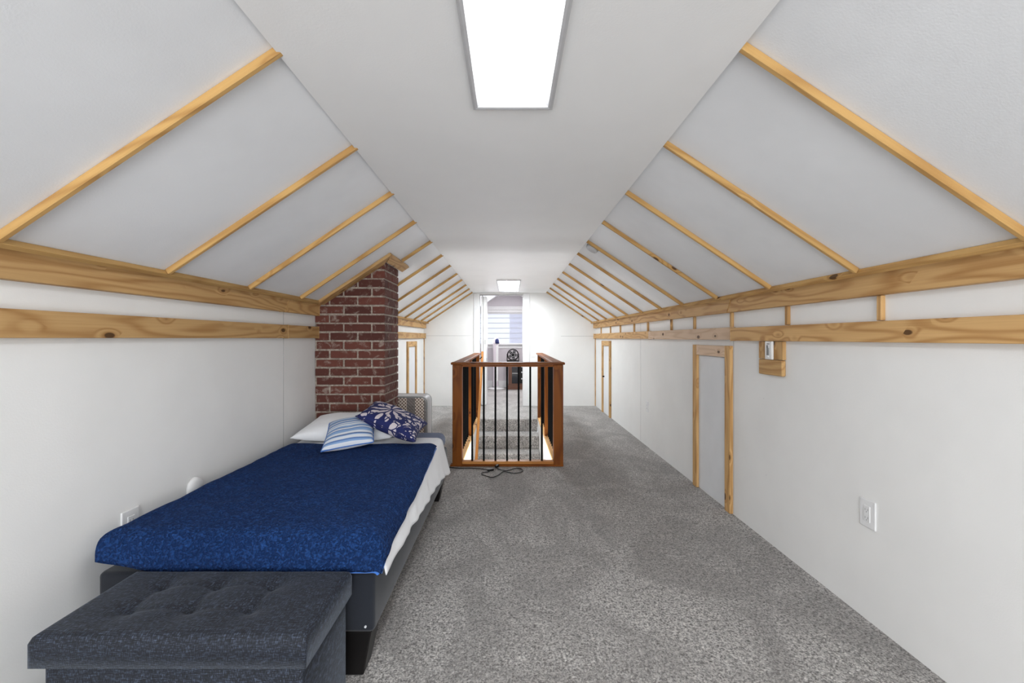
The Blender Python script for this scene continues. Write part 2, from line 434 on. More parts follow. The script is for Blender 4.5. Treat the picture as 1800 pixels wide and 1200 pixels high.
# flat ceiling with two recesses for the panels
LA = (-.112, .133, .33, 1.482)    # x0 x1 y0 y1
LB = (-.170, .142, 5.96, 7.32)
bm = bmesh.new()
ys = [RY-.1, LA[2], LA[3], LB[2], LB[3], FY+.05]
for i in range(5):
    if i in (1, 3):
        l = LA if i == 1 else LB
        box(bm, CXL, l[0], ys[i], ys[i+1], CZ, CZ+.05); box(bm, l[1], CXR, ys[i], ys[i+1], CZ, CZ+.05)
    else: box(bm, CXL, CXR, ys[i], ys[i+1], CZ, CZ+.05)
box(bm, CXL, CXR, RY-.1, FY+.05, CZ+.05, CZ+.09)
tag(obj('ceiling', bm, M['ceil']), 'flat white central ceiling strip holding two light panels', 'ceiling', kind='structure')
# far wall with door opening
DX0, DX1, DZ = -.535, .24, 1.955
bm = bmesh.new()
prof = [(-WX-.1, -.0), (DX0, 0), (DX0, DZ), (DX1, DZ), (DX1, 0), (WX+.1, 0), (WX+.1, KZ), (.62, 2.06), (-.62, 2.06), (-WX-.1, KZ)]
prism(bm, prof, FY, FY+.11)
fw = tag(obj('wall_far', bm, M['wall']), 'white gable wall at the far end around the doorway', 'wall', kind='structure')
obj('panel_joint', bx(-WX+.02, -.66, FY-.001, FY, 1.229, 1.233), M['shade_pencil'], fw)
obj('panel_joint', bx(.9, WX-.02, FY-.001, FY, 1.222, 1.226), M['shade_pencil'], fw)
# rear wall (behind the viewpoint), its window opening added to admit light
bm = bmesh.new()
for a in ((-WX-.1, -1.05, 0, 2.1), (1.05, WX+.1, 0, 2.1), (-1.05, 1.05, 0, .1), (-1.05, 1.05, 1.85, 2.1)):
    box(bm, a[0], a[1], RY-.1, RY, a[2], a[3])
tag(obj('wall_rear', bm, M['wall']), 'white rear gable wall with an added wide window opening', 'wall', kind='structure')
wr = thing('added_rear_window', (0, RY-.05, 1.2), 'added unseen wide window in the rear gable wall, there for its light', 'window', kind='structure')
bm = bmesh.new()
for a in ((-1.05, -.98, -1.1, .65), (.98, 1.05, -1.1, .65), (-.98, .98, -1.1, -1.03), (-.98, .98, .58, .65), (-.03, .03, -1.03, .58)):
    box(bm, a[0], a[1], -.03, .03, a[2], a[3], bev=.004)
obj('window_frame', bm, M['white'], wr)
# door casing
dr = thing('door_1', (DX0, FY, 0), 'white cased doorway with a folded white bifold door at its left', 'door', kind='structure')
obj('casing', bx(-.10, .0, -.016, .0, 0, CZ-.002, bev=.004), M['white'], dr)
obj('casing', bx(DX1-DX0, DX1-DX0+.11, -.016, .0, 0, CZ-.002, bev=.004), M['white'], dr)
obj('casing', bx(.0, DX1-DX0, -.014, .0, DZ, CZ-.002, bev=.003), M['white'], dr)
obj('jamb', bx(0, .012, .0, .112, 0, DZ), M['white'], dr)
obj('jamb', bx(DX1-DX0-.012, DX1-DX0, .0, .112, 0, DZ), M['white'], dr)
obj('track', bx(.012, DX1-DX0-.012, .03, .055, DZ-.014, DZ, bev=.002), M['greyplastic'], dr)
lf = obj('door_leaf', bx(.032, .065, .02, .40, .012, DZ-.03, bev=.003), M['white'], dr)
lf2 = obj('door_leaf', bx(.070, .125, .015, .40, .012, DZ-.03, bev=.004), M['white'], dr)
obj('latch', bx(.098, .108, .009, .016, 1.08, 1.16, bev=.002), M['greyplastic'], lf2)
obj('pivot', bx(.05, .06, .025, .035, DZ-.03, DZ-.012), M['greyplastic'], lf)
obj('hinge', bx(.125, .131, .05, .07, .78, .84, bev=.001), M['greyplastic'], lf2)

# ------------------------------------------------ far room
RYB = 10.58
bm = bmesh.new(); box(bm, -1.7, -1.6, FY+.11, RYB+.1, 0, 1.6); tag(obj('wall_far_room_left', bm, M['farwall']), 'lilac-white left wall of the room beyond the doorway', 'wall', kind='structure')
bm = bmesh.new(); box(bm, 1.6, 1.7, FY+.11, RYB+.1, 0, 1.6); tag(obj('wall_far_room_right', bm, M['farwall']), 'lilac-white right wall of the room beyond the doorway', 'wall', kind='structure')
WNX0, WNX1, WNZ0, WNZ1 = -.75, .62, 1.06, 1.80
bm = bmesh.new()
prism(bm, [(-1.7, 0), (1.7, 0), (1.7, WNZ0), (-1.7, WNZ0)], RYB, RYB+.1)
prism(bm, [(-1.7, WNZ0), (WNX0, WNZ0), (WNX0, WNZ1), (-1.7, WNZ1)], RYB, RYB+.1)
prism(bm, [(WNX1, WNZ0), (1.7, WNZ0), (1.7, WNZ1), (WNX1, WNZ1)], RYB, RYB+.1)
prism(bm, [(-1.7, WNZ1), (1.7, WNZ1), (.6, 2.3), (-.6, 2.3)], RYB, RYB+.1)
tag(obj('wall_far_room_back', bm, M['farwall']), 'lilac-grey gable wall behind the tower fan', 'wall', kind='structure')
bm = bmesh.new()
prism(bm, [(-.25, 2.227), (.22, 2.227), (1.65, 1.30), (1.75, 1.36), (.25, 2.33), (-.28, 2.33), (-1.75, 1.36), (-1.65, 1.30)], FY+.11, RYB+.1)
tag(obj('ceiling_far_room', bm, M['ceil']), 'white tray ceiling of the room beyond the doorway', 'ceiling', kind='structure')
tag(obj('baseboard_far_room', bx(-1.6, 1.6, RYB-.015, RYB, 0, .165, bev=.004), M['white']), 'white skirting board under the far window', 'baseboard', kind='structure')
wn = thing('window_1', (-.065, RYB, WNZ0), 'far room window with a closed white blind', 'window', kind='structure')
hw = (WNX1-WNX0)/2
bm = bmesh.new()
for a in ((-hw-.07, -hw, -.09, WNZ1-WNZ0+.09), (hw, hw+.07, -.09, WNZ1-WNZ0+.09), (-hw, hw, WNZ1-WNZ0, WNZ1-WNZ0+.07)):
    box(bm, a[0], a[1], -.02, .0, a[2], a[3], bev=.004)
box(bm, -hw-.1, hw+.1, -.03, 0, WNZ1-WNZ0+.07, WNZ1-WNZ0+.16, bev=.004)
obj('window_frame', bm, M['white'], wn)
obj('window_sill', bx(-hw-.1, hw+.1, -.06, .0, -.035, .0, bev=.004), M['white'], wn)
obj('apron', bx(-hw-.07, hw+.07, -.018, .0, -.12, -.035, bev=.003), M['white'], wn)
obj('glass_pane', bx(-hw, hw, .07, .08, 0, WNZ1-WNZ0), M['pane'], wn)
bm = bmesh.new()
for k in range(6): box(bm, -hw+.01, hw-.01, .028, .034, .005+k*.123, .005+k*.123+.118, bev=.002)
obj('blind', bm, M['blind'], wn)
bm = bmesh.new()
for k in range(1, 6): box(bm, -hw+.01, hw-.01, .018, .027, k*.123-.004, k*.123+.006)
obj('fold_line', bm, M['shade_pencil'], wn)
obj('side_curtain', bx(.06, hw-.01, .012, .016, .01, WNZ1-WNZ0-.02), M['blind'], wn)
obj('blind_head', bx(-hw+.01, hw-.01, .01, .05, WNZ1-WNZ0-.03, WNZ1-WNZ0, bev=.003), M['white'], wn)
# tower fan
tf = thing('tower_fan', (-.315, 10.3, 0), 'slim white tower fan with a dark blue top on a round base', 'fan')
bm = bmesh.new(); lathe(bm, [(.195, 0), (.2, .008), (.19, .018), (.06, .03), (.05, .06)], 32); obj('base', bm, M['plastic'], tf, True)
bm = bmesh.new()
box(bm, -.078, .05, -.06, .06, .05, 1.11, bev=.03, seg=4)
obj('column', bm, M['pink'], tf, True)
obj('grille', bx(-.005, .045, -.066, -.055, .18, 1.02, bev=.004), M['plastic'], tf)
bm = bmesh.new(); lathe(bm, [(.052, 0), (.053, .05), (.046, .09), (.03, .115), (.008, .125)], 24); t_ = obj('top_cap', bm, plain('navy_plastic', (.02, .03, .13), .3), tf, True); t_.location = (.02, -.03, 1.06)
bm = bmesh.new(); lathe(bm, [(.074, 0), (.074, .06), (.06, .11), (.02, .14)], 24); t_ = obj('top_shell', bm, M['pink'], tf, True); t_.location = (-.01, .03, 1.05)
# cabinet heater with desk fan on it
cb = thing('cabinet', (.22, 10.3, 0), 'low dark brown cabinet with black glass front under the far window', 'cabinet')
obj('plinth', bx(-.27, .30, -.19, .18, 0, .10, bev=.006), M['brownwood'], cb)
obj('body', bx(-.25, .28, -.15, .17, .10, .60, bev=.004), M['brownwood'], cb)
obj('top', bx(-.28, .31, -.18, .18, .60, .63, bev=.005), M['blackpl'], cb)
obj('glass_door', bx(-.17, -.005, -.158, -.148, .14, .585, bev=.002), M['glassdark'], cb)
obj('shelf_edge', bx(-.165, -.01, -.162, -.157, .365, .385), M['greyplastic'], cb)
bm = bmesh.new(); box(bm, .01, .25, -.158, -.148, .14, .585, bev=.002); dd = obj('door', bm, M['blackpl'], cb)
for z in (.25, .40, .53):
    bm = bmesh.new(); cyl(bm, (.06, -.162, z), .016, .012, 16, 'y'); obj('knob', bm, M['silver'], dd)
fn = thing('desk_fan', (.075, 10.26, .63), 'small black round desk fan on top of the brown cabinet', 'fan')
bm = bmesh.new(); lathe(bm, [(.14, 0), (.14, .02), (.12, .04), (.03, .05)], 28); o_ = obj('base', bm, M['blackpl'], fn, True)
for v in o_.data.vertices: v.co.y *= .55
bm = bmesh.new()
R0 = .125
for i in range(32):
    a0, a1 = 2*PI*i/32, 2*PI*(i+1)/32
    q = []
    for a in (a0, a1):
        for (rr, yy) in ((R0+.013, -.04), (R0+.013, .04), (R0-.012, .04), (R0-.012, -.04)):
            q.append(bm.verts.new((rr*math.cos(a), yy, .17+rr*math.sin(a))))
    for k in range(4): bm.faces.new((q[k], q[(k+1) % 4], q[4+(k+1) % 4], q[4+k]))
bmesh.ops.remove_doubles(bm, verts=bm.verts, dist=1e-5)
obj('housing', bm, M['blackpl'], fn, True)
for s in (-1, 1): obj('arm', bx(s*.135-.01 if s > 0 else -.145, s*.135+.01 if s > 0 else -.125, -.02, .02, .02, .19, bev=.004), M['blackpl'], fn)
bm = bmesh.new()
for rr in (.045, .08):
    bmesh.ops.create_circle  # rings are modelled as thin tori below
    for i in range(28):
        a0, a1 = 2*PI*i/28, 2*PI*(i+1)/28
        A = [Vector(((rr+dr_)*math.cos(a), -.045+dy, .17+(rr+dr_)*math.sin(a))) for a in (a0, a1) for dr_, dy in ((-.003, 0), (.003, 0), (0, .005))]
        vs = [bm.verts.new(p) for p in A]
        for k in range(3): bm.faces.new((vs[k], vs[(k+1) % 3], vs[3+(k+1) % 3], vs[3+k]))
obj('grille', bm, M['silver'], fn)
bm = bmesh.new(); cyl(bm, (0, -.03, .17), .028, .04, 18, 'y'); obj('hub', bm, M['blackpl'], fn)
bm = bmesh.new()
for k in range(5):
    a = 2*PI*k/5; c, s = math.cos(a), math.sin(a)
    pts = [(.02, -.018), (.07, -.05), (.105, -.03), (.105, .02), (.06, .03), (.02, .015)]
    f = [bm.verts.new((c*u-s*w_, .0+w_*.35, .17+s*u+c*w_)) for u, w_ in pts]; bm.faces.new(f)
o_ = obj('blades', bm, M['blackpl'], fn); md = o_.modifiers.new('t', 'SOLIDIFY'); md.thickness = .004

# ------------------------------------------------ rails and battens
RT = .04
def poly_up(s): return [(s*WX, 1.363), (s*(WX-RT), 1.363), (s*(WX-RT), 1.430), (s*(WX-RT-.016), slope_z(WX-RT-.016)-.001), (s*WX, slope_z(WX)-.001)]
CHY0, CHY1 = 3.39, 3.80
g = 'pine rail boards along the knee walls'
for nm, s, y0, y1, sk0, sk1, mt, lab in (
    ('rail_board', -1, -1.9, 2.89, 0, .5, 'pine', 'long knotty pine board under the left slope, reaching past the frame edge'),
    ('rail_board', -1, 2.90, CHY0-.004, .5, 0, 'pine', 'short pine board under the left slope touching the brick chimney'),
    ('rail_board', -1, CHY1+.004, FY, 0, 0, 'pine', 'pine board under the left slope between chimney and far wall'),
    ('rail_board', 1, -1.9, 2.93, 0, -.6, 'pine', 'long plain pine board under the right slope, reaching the frame edge'),
    ('rail_board', 1, 2.94, FY, -.6, 0, 'pine', 'knotty pine board under the right slope running to the far wall')):
    o = rail(nm, M[mt], poly_up(s), y0, y1, sk0, sk1); tag(o, lab, 'rail', g)
_l = math.hypot((ST-KZ)/(WX-.62), 1)
def poly_edge(s, a0=1.4525, a1=1.435, t=.0245):
    nx, nz = (ST-KZ)/(WX-.62)/_l, 1/_l
    return [(s*a0, slope_z(a0)-.001), (s*a1, slope_z(a1)-.001), (s*(a1-nx*t), slope_z(a1)-nz*t), (s*(a0-nx*t), slope_z(a0)-nz*t)]
for s, y0, y1, lab in ((-1, -1.9, 3.28, 'thin light pine edging strip where the left slope meets its rail, bed side'),
                       (-1, CHY1+.07, FY, 'thin light pine edging strip on the left slope behind the chimney'),
                       (1, -1.9, FY, 'thin light pine edging strip along the foot of the right slope')):
    tag(rail('edging_strip', M['batten'], poly_edge(s), y0, y1), lab, 'trim')
def poly_lo(s, z0, z1, t=.036): return [(s*WX, z0), (s*(WX-t), z0), (s*(WX-t), z1), (s*WX, z1)]
for s, y0, y1, z0, z1, mt, lab in (
    (-1, -1.9, 2.915, 1.19, 1.277, 'pine', 'long lower pine board on the left wall above the bed'),
    (-1, 2.918, CHY0-.004, 1.19, 1.277, 'pine', 'short lower pine board on the left wall ending at the brick chimney'),
    (-1, CHY1+.004, FY, 1.185, 1.272, 'pine', 'lower pine board on the left wall behind the brick chimney'),
    (1, -1.9, 2.925, 1.173, 1.258, 'pine', 'lower pine board on the right wall above the wall thermometer'),
    (1, 2.93, 4.66, 1.178, 1.262, 'pinepale', 'pale pinkish lower board on the right wall above the near hatch'),
    (1, 4.664, FY, 1.182, 1.264, 'pine', 'lower pine board on the right wall running to the far corner')):
    o = rail('rail_board', M[mt], poly_lo(s, z0, z1), y0, y1); tag(o, lab, 'rail', g)
n_ = Vector((1, 0, (WX-.62)/(ST-KZ))).normalized()      # outward up normal of right slope
def batten(s, y, ordn, axt=.633, axb=WX-RT-.036):
    d, w = .0235, .018
    sl = (ST-KZ)/(WX-.62); nx, nz = sl, 1.0; ln = math.hypot(nx, nz); nx /= ln; nz /= ln
    def P(ax): return Vector((s*(ax-nx*d/2), y+w/2, slope_z(ax)-nz*d/2-.0005))
    o = board('ceiling_batten', M['batten'], P(axt), P(axb), (0, 1, 0), w, d)
    side = 'left' if s < 0 else 'right'
    return tag(o, 'thin pine batten on the %s ceiling slope, %s' % (side, ordn), 'batten', 'pine battens on the ceiling slopes')
RY_ = [1.195, 1.794, 2.395, 3.01, 3.61, 4.13, 4.715, 5.30, 5.88, 6.45, 7.0, 7.60]
LY_ = [1.21, 1.82, 2.395, 2.985, 3.6, 4.195, 4.79, 5.40, 5.96, 6.53, 7.05, 7.60]
for i, y in enumerate(RY_): batten(1, y, ORD[i])
for i, y in enumerate(LY_):
    batten(-1, y, ORD[i], axb=(.893 if 3.3 < y < 3.8 else WX-RT-.036))
STY = [1.759, 2.354, 2.948, 3.545, 4.054, 4.746, 5.27, 5.93, 6.51, 7.18]
SO = ['nearest the camera', 'second from the camera', 'third from the camera', 'fourth from the camera', 'fifth from the camera', 'sixth from the camera',
      'fourth from the far wall', 'third from the far wall', 'second from the far wall', 'closest to the far wall']
for y, od in zip(STY, SO):
    o = board('short_stud', M['pine'], (WX-.009, y+.012, 1.261), (WX-.009, y+.012, 1.362), (0, 1, 0), .024, .018)
    tag(o, 'short pine upright between the two right wall rails, %s' % od, 'upright', 'short uprights between the right rails')
for s in (-1, 1):
    o = board('corner_strip', M['pine'], (s*(WX-.007), FY-.012, 0.002), (s*(WX-.007), FY-.012, 1.18), (0, 1, 0), .02, .014)
    tag(o, 'thin upright pine strip in the %s far corner' % ('left' if s < 0 else 'right'), 'trim')

# hatches (framed low doors in the knee walls)
def hatch(n, s, y0, y1, zt, lab, knob=None, mat='pine'):
    t = thing('door_%d' % n, (s*WX, (y0+y1)/2, 0), lab, 'hatch door', kind='structure')
    w = .072; th = .024; h = (y1-y0)/2
    xc = s*(WX-th/2)
    m = M[mat]
    board('stile', m, (xc, y0+w/2, .002), (xc, y0+w/2, zt), (0, 1, 0), w, th, t)
    board('stile', m, (xc, y1-w/2, .002), (xc, y1-w/2, zt), (0, 1, 0), w, th, t)
    xh = s*(WX-th/2-.001)
    board('head', M['pinepale'] if n == 2 else m, (xh, y0+w+.001, zt-.04), (xh, y1-w-.001, zt-.04), (0, 0, 1), .078, th, t)
    a, b = sorted((-s*.0, -s*.006))
    pn = obj('panel', bx(a, b, -h+w+.004, h-w-.004, .012, zt-.085, bev=.001), M['slope'], t)
    if knob:
        bm = bmesh.new(); cyl(bm, (-s*.02, knob[0]-(y0+y1)/2, knob[1]), .011, .03, 14, 'x'); obj('knob', bm, M['black'], t)
hatch(2, 1, 2.96, 3.56, 1.137, 'low hatch with a knotty pine frame in the right wall, nearer one')
hatch(3, 1, 6.51, 7.10, 1.148, 'low hatch with a slim pine frame in the right wall by the far corner', (6.97, .58))
hatch(4, -1, 6.40, 7.03, 1.14, 'low hatch with a slim pine frame in the left wall behind the chimney')

# ------------------------------------------------ brick chimney
CX0, CX1 = -WX, -.967
ch = thing('chimney', (CX0, CHY0, 0), 'red brick chimney rising at the head of the bed to the left slope', 'chimney')
def clip(bm):
    sl = (ST-KZ)/(WX-.62)
    # plane: z = slope_z(-x); in local coords add CX0
    p = Vector((-1.0-CX0, 0, slope_z(1.0)-.0005)); nrm = Vector((-sl, 0, 1)).normalized()
    r = bmesh.ops.bisect_plane(bm, geom=list(bm.verts)+list(bm.edges)+list(bm.faces), plane_co=p, plane_no=nrm, clear_outer=True)
    es = [e for e in r['geom_cut'] if isinstance(e, bmesh.types.BMEdge)]
    try: bmesh.ops.holes_fill(bm, edges=[e for e in bm.edges if e.is_boundary])
    except Exception: pass
WD, DP = CX1-CX0, CHY1-CHY0
bm = bmesh.new(); box(bm, .002, WD-.007, .007, DP-.004, 0, 1.95); 
clip(bm); obj('mortar', bm, M['mortar'], ch)
bm = bmesh.new(); tone = bm.verts.layers.float.new('tone')
CH = .0688; J = .0135; BL = .204; BH = CH-J
rc = random.Random(3)
def brick(x0, x1, y0, y1, z):
    j = lambda a: rc.uniform(-a, a)
    n0 = len(bm.verts)
    vs = box(bm, x0+j(.002), x1+j(.001), y0+j(.0015), y1+j(.0015), z+j(.0015), z+BH+j(.0015), bev=.003)
    bm.verts.ensure_lookup_table(); t = rc.random()
    for v in bm.verts[n0:]: v[tone] = t
for k in range(27):
    z = k*CH+.004
    a = k % 2
    # front face, from the right corner leftwards
    x = WD; first = True
    while x > .005:
        ln = (.095 if a == 0 else BL) if first else BL
        x0 = max(x-ln, 0.004)
        if x-x0 > .02: brick(x0, x, 0, .09 if not (first and a == 0) else BL, z)
        x = x0-J; first = False
    # right side face
    y = BL+J if a == 0 else .09+J
    while y < DP-.03:
        y1 = min(y+BL, DP); brick(WD-.09, WD, y, y1, z); y = y1+J
    # back filler left out: the back face is the mortar body
clip(bm)
obj('bricks', bm, M['brick'], ch)
# pine collar boards lying on the slope around the chimney
sl = (ST-KZ)/(WX-.62)
def slope_poly(pts, t=.022):
    """pts (ax, y) polygon on the left slope underside -> slab"""
    bm = bmesh.new(); ln = math.hypot(sl, 1); nx, nz = sl/ln, 1/ln
    A = [bm.verts.new((-ax, y, slope_z(ax)-.001)) for ax, y in pts]
    B = [bm.verts.new((-(ax-nx*t), y, slope_z(ax)-.001-nz*t)) for ax, y in pts]
    bm.faces.new(A); bm.faces.new(list(reversed(B)))
    for i in range(len(pts)): bm.faces.new((A[i], A[(i+1) % len(pts)], B[(i+1) % len(pts)], B[i]))
    bmesh.ops.bevel(bm, geom=list(bm.edges), offset=.002, segments=1, affect='EDGES')
    return bm
def recenter(o, ax_rot):
    c = sum((v.co for v in o.data.vertices), Vector())/len(o.data.vertices)
    R = ax_rot.to_3x3().inverted()
    for v in o.data.vertices: v.co = R @ (v.co-c)
    o.matrix_basis = Matrix.Translation(c) @ ax_rot
ang = math.atan(sl)
o = obj('trim_board', slope_poly([(.90, 3.283), (1.452, 3.283), (1.452, 3.387), (.980, 3.387)]), M['pine'])
recenter(o, Matrix.Rotation(-ang, 4, 'Y')); tag(o, 'pine board on the slope along the front of the chimney top', 'trim')
o = obj('trim_board', slope_poly([(.898, 3.285), (.962, 3.387), (.962, 3.866), (.898, 3.866)]), M['pine'])
recenter(o, Matrix.Rotation(-ang, 4, 'Y') @ Matrix.Rotation(PI/2, 4, 'Z')); tag(o, 'pale pine end board capping the right side of the chimney top', 'trim')

# ------------------------------------------------ ceiling light panels
M['led_far'] = m_emit('led_diffuser_far', (.90, .96, 1.0), LED_FAR)
def led(l, lab, em='led'):
    x0, x1, y0, y1 = l; cx, cy = (x0+x1)/2, (y0+y1)/2
    t = thing('ceiling_light', (cx, cy, CZ), lab, 'ceiling light', 'flat rectangular ceiling panels')
    a, b = (x1-x0)/2, (y1-y0)/2
    bm = bmesh.new()
    f = .022
    def ring(d, z): return [bm.verts.new((sx*(a-d), sy*(b-d), z)) for sx, sy in ((-1, -1), (1, -1), (1, 1), (-1, 1))]
    rs = [ring(-.012, -.001), ring(-.012, -.012), ring(-.004, -.014), ring(.004, -.012), ring(f, .012), ring(f, .03), ring(.0, .03), ring(.0, -.001)]
    for A, B in zip(rs, rs[1:]+rs[:1]):
        for k in range(4): bm.faces.new((A[k], A[(k+1) % 4], B[(k+1) % 4], B[k]))
    obj('frame', bm, M['ledframe'], t)
    obj('diffuser', bx(-a+f, a-f, -b+f, b-f, .014, .024), M[em], t)
led(LA, 'long glowing white panel light in the ceiling nearest the camera')
led(LB, 'glowing white panel light in the ceiling just before the doorway', 'led_far')

# ------------------------------------------------ stairs
st = thing('staircase', (0, SY1, 0), 'grey carpeted stairs dropping into the opening behind the railing', 'stairs')
RISE, RUN = .18, .28
for k in range(1, 9):
    bm = bmesh.new()
    y1 = -(k-1)*RUN; z = -k*RISE
    box(bm, SX0+.018, SX1-.018, y1-RUN-.012, y1, z-.19, z, bev=.012, seg=3)
    obj('step', bm, M['carpet'], st)
obj('top_riser', bx(SX0+.018, SX1-.018, -.012, .0, -.18, -.004, bev=.004, seg=2), M['carpet'], st)
for nm, a in (('wall_stairwell_left', (SX0, SX0+.015)), ('wall_stairwell_right', (SX1-.015, SX1))):
    tag(obj(nm, bx(a[0], a[1], SY0, SY1+.0, -2.2, -.002), M['wall']), 'white side wall of the stair opening on its %s' % nm.split('_')[-1], 'wall', kind='structure')
tag(obj('wall_stairwell_front', bx(SX0, SX1, SY0-.05, SY0, -2.2, -.125), M['wall']), 'white wall of the stair opening below the front rail', 'wall', kind='structure')
tag(obj('floor_lower', bx(-1.4, 1.4, 2.2, 4.3, -1.85, -1.80), M['carpet']), 'carpet at the foot of the stairs', 'floor', kind='structure')

# railing
RX0, RX1, RF, RB = -.532, .497, 4.054, 6.46
PT = .942
rr_ = thing('stair_railing', (0, RF, 0), 'orange-brown wooden railing with black metal balusters around the stair opening', 'railing')
def rb(name, mat, p0, p1, w, t, wdir=(0, 1, 0), bev=.003): return board(name, mat, p0, p1, wdir, w, t, rr_, bev)
for x in (RX0+.045, RX1-.045):
    rb('newel_post', M['oak'], (x, RF+.045, .002), (x, RF+.045, PT), .088, .088)
    rb('newel_post', M['oak'], (x, 5.22, .030), (x, 5.22, PT), .05, .075)
    rb('newel_post', M['oak'], (x, RB-.03, .002), (x, RB-.03, PT), .06, .085)
    # side rails
    rb('top_rail', M['oak'], (x, RF+.105, .954), (x, RB+.22, .954), .022, .10, (0, 0, 1), .005)
    rb('sub_rail', M['oak'], (x, RF+.09, .934), (x, RB, .934), .018, .06, (0, 0, 1))
    for y0, y1 in ((RF+.09, 5.195), (5.245, RB-.06)):
        rb('bottom_rail', M['paleshoe'], (x, y0, .015), (x, y1, .015), .026, .085, (0, 0, 1))
    ny = [RF+.09+.106*(k+1) for k in range(9)] + [5.245+.112*(k+1) for k in range(9)]
    for y in ny:
        rb('baluster', M['black'], (x, y, .028), (x, y, .928), .014, .014, (0, 1, 0), .001)
    e0 = [RF+.09]+ny[:9]+[5.195]; e1 = [5.245]+ny[9:]+[RB-.06]
    for e in (e0, e1):
        for a, b in zip(e, e[1:]):
            rb('fillet', M['paleshoe'], (x, a+.008, .034), (x, b-.008, .034), .010, .022, (0, 0, 1), .002)
rb('top_rail', M['oak'], (RX0-.013, RF+.045, .954), (RX1+.014, RF+.045, .954), .022, .116, (0, 0, 1), .005)
rb('sub_rail', M['oak'], (RX0+.09, RF+.045, .933), (RX1-.09, RF+.045, .933), .020, .06, (0, 0, 1))
rb('bottom_rail', M['oaklight'], (RX0+.09, RF+.045, .032), (RX1-.09, RF+.045, .032), .026, .07, (0, 0, 1))
rb('floor_strip', M['oak'], (RX0-.02, RF+.03, .009), (RX1, RF+.03, .009), .018, .06, (0, 0, 1))
for k in range(7):
    x = -.351+.1086*k
    rb('baluster', M['black'], (x, RF+.045, .040), (x, RF+.045, .928), .0175, .0175, (0, 1, 0), .001)
hr = thing('handrail', (-.425, 6.1, .3), 'slim light wooden handrail running down into the stair opening', 'handrail')
board('rail', M['oaklight'], (-.418, 6.72, .975), (-.418, 5.43, -.38), (1, 0, 0), .034, .045, hr, .006)
tb = tube('bracket', [(-.06, .36, .58), (-.03, .37, .56), (-.01, .38, .59), (.01, .40, .61)], .007, M['black'], hr)

# ------------------------------------------------ bed
BX0, BX1, BY0, BY1 = -1.433, -.470, 1.52, 3.30
bd = thing('bed', ((BX0+BX1)/2, (BY0+BY1)/2, 0), 'dark navy upholstered bed base against the left wall', 'bed')
bw, bl = (BX1-BX0)/2, (BY1-BY0)/2
obj('base', bx(-bw, bw, -bl, bl, .165, .375, bev=.018, seg=3), M['bedfab'], bd, True)
def leg(x, y):
    bm = bmesh.new()
    sx = 1 if x > 0 else -1
    A = []
    for z, k in ((0, .045), (.166, .062)):
        A.append([bm.verts.new((x+dx*k-sx*(.062-k), y+dy*k, z)) for dx, dy in ((-1, -1), (1, -1), (1, 1), (-1, 1))])
    bm.faces.new(A[0]); bm.faces.new(A[1])
    for k in range(4): bm.faces.new((A[0][k], A[0][(k+1) % 4], A[1][(k+1) % 4], A[1][k]))
    bmesh.ops.bevel(bm, geom=list(bm.edges), offset=.004, segments=1, affect='EDGES')
    obj('leg', bm, M['blackpl'], bd)
for sx in (-1, 1):
    for sy in (-1, 1): leg(sx*(bw-.075), sy*(bl-.07))
bm = bmesh.new(); cyl(bm, (bw-.03, -bl-.001, .19), .004, .006, 10, 'y'); obj('bolt', bm, M['silver'], bd)
MT = .487
mt = tag(obj('mattress', bx(BX0+.008, BX1-.008, BY0+.01, BY1, .376, MT, bev=.05, seg=5), M['matfab'], None, True), 'slate blue mattress showing at the head corner of the bed', 'mattress')

def drape(name, mat, x0, x1, y0, y1, over_l, over_r, over_f, over_b, top, n=90, mth=60, r=.05, wr=.006, flare=.12, seed=0, thick=.01):
    """cloth lying on the mattress: over_* functions give the overhang (arc length) past each edge"""
    bm = bmesh.new(); G = []
    def fold(o, rr):
        if o <= 0: return 0, 0
        if o < rr*PI/2: th = o/rr; return rr*math.sin(th), rr*(1-math.cos(th))
        return rr+flare*(o-rr*PI/2), rr+(o-rr*PI/2)
    for i in range(n+1):
        row = []
        for j in range(mth+1):
            u, v = i/n, j/mth
            yb = y0 + (y1-y0)*v; xb = x0+(x1-x0)*u
            ol, orr, of, ob = over_l(yb), over_r(yb), over_f(xb), over_b(xb)
            a = -ol + u*(x1-x0+ol+orr); b = -of + v*(y1-y0+of+ob)
            X, dz1 = a, 0
            if a < 0: h, d = fold(-a, r); X = -h; dz1 = d
            elif a > x1-x0: h, d = fold(a-(x1-x0), r); X = x1-x0+h; dz1 = d
            Y, dz2 = b, 0
            if b < 0: h, d = fold(-b, r); Y = -h; dz2 = d
            elif b > y1-y0: h, d = fold(b-(y1-y0), r); Y = y1-y0+h; dz2 = d
            dz = (dz1**3+dz2**3)**(1/3.)
            p = Vector((x0+X, y0+Y, top-dz))
            q = Vector((p.x*5, p.y*5, seed)); w = noise.noise(q)*wr + noise.noise(q*2.7)*wr*.5
            p.z += max(w, -wr*.6) if dz < .02 else 0
            if dz > .015:
                rip = noise.noise(Vector((p.y*9+p.x*9, p.z*1.0, seed+3)))*min(dz, .1)*.15
                if dz1 > dz2: p.x += rip*(1 if a > 0 else -1)
                else: p.y += rip*(1 if b > 0 else -1)
            row.append(bm.verts.new(p))
        G.append(row)
    for i in range(n):
        for j in range(mth): bm.faces.new((G[i][j], G[i+1][j], G[i+1][j+1], G[i][j+1]))
    bmesh.ops.recalc_face_normals(bm, faces=bm.faces)
    hem = [[G[i][0].co.copy() for i in range(n+1)], [G[n][j].co.copy() for j in range(mth+1)]]
    o = obj(name, bm, mat, None, True)
    if sum(p.normal.z for p in o.data.polygons) < 0: o.data.flip_normals()
    md = o.modifiers.new('thick', 'SOLIDIFY'); md.thickness = thick; md.offset = 1
    return o, hem
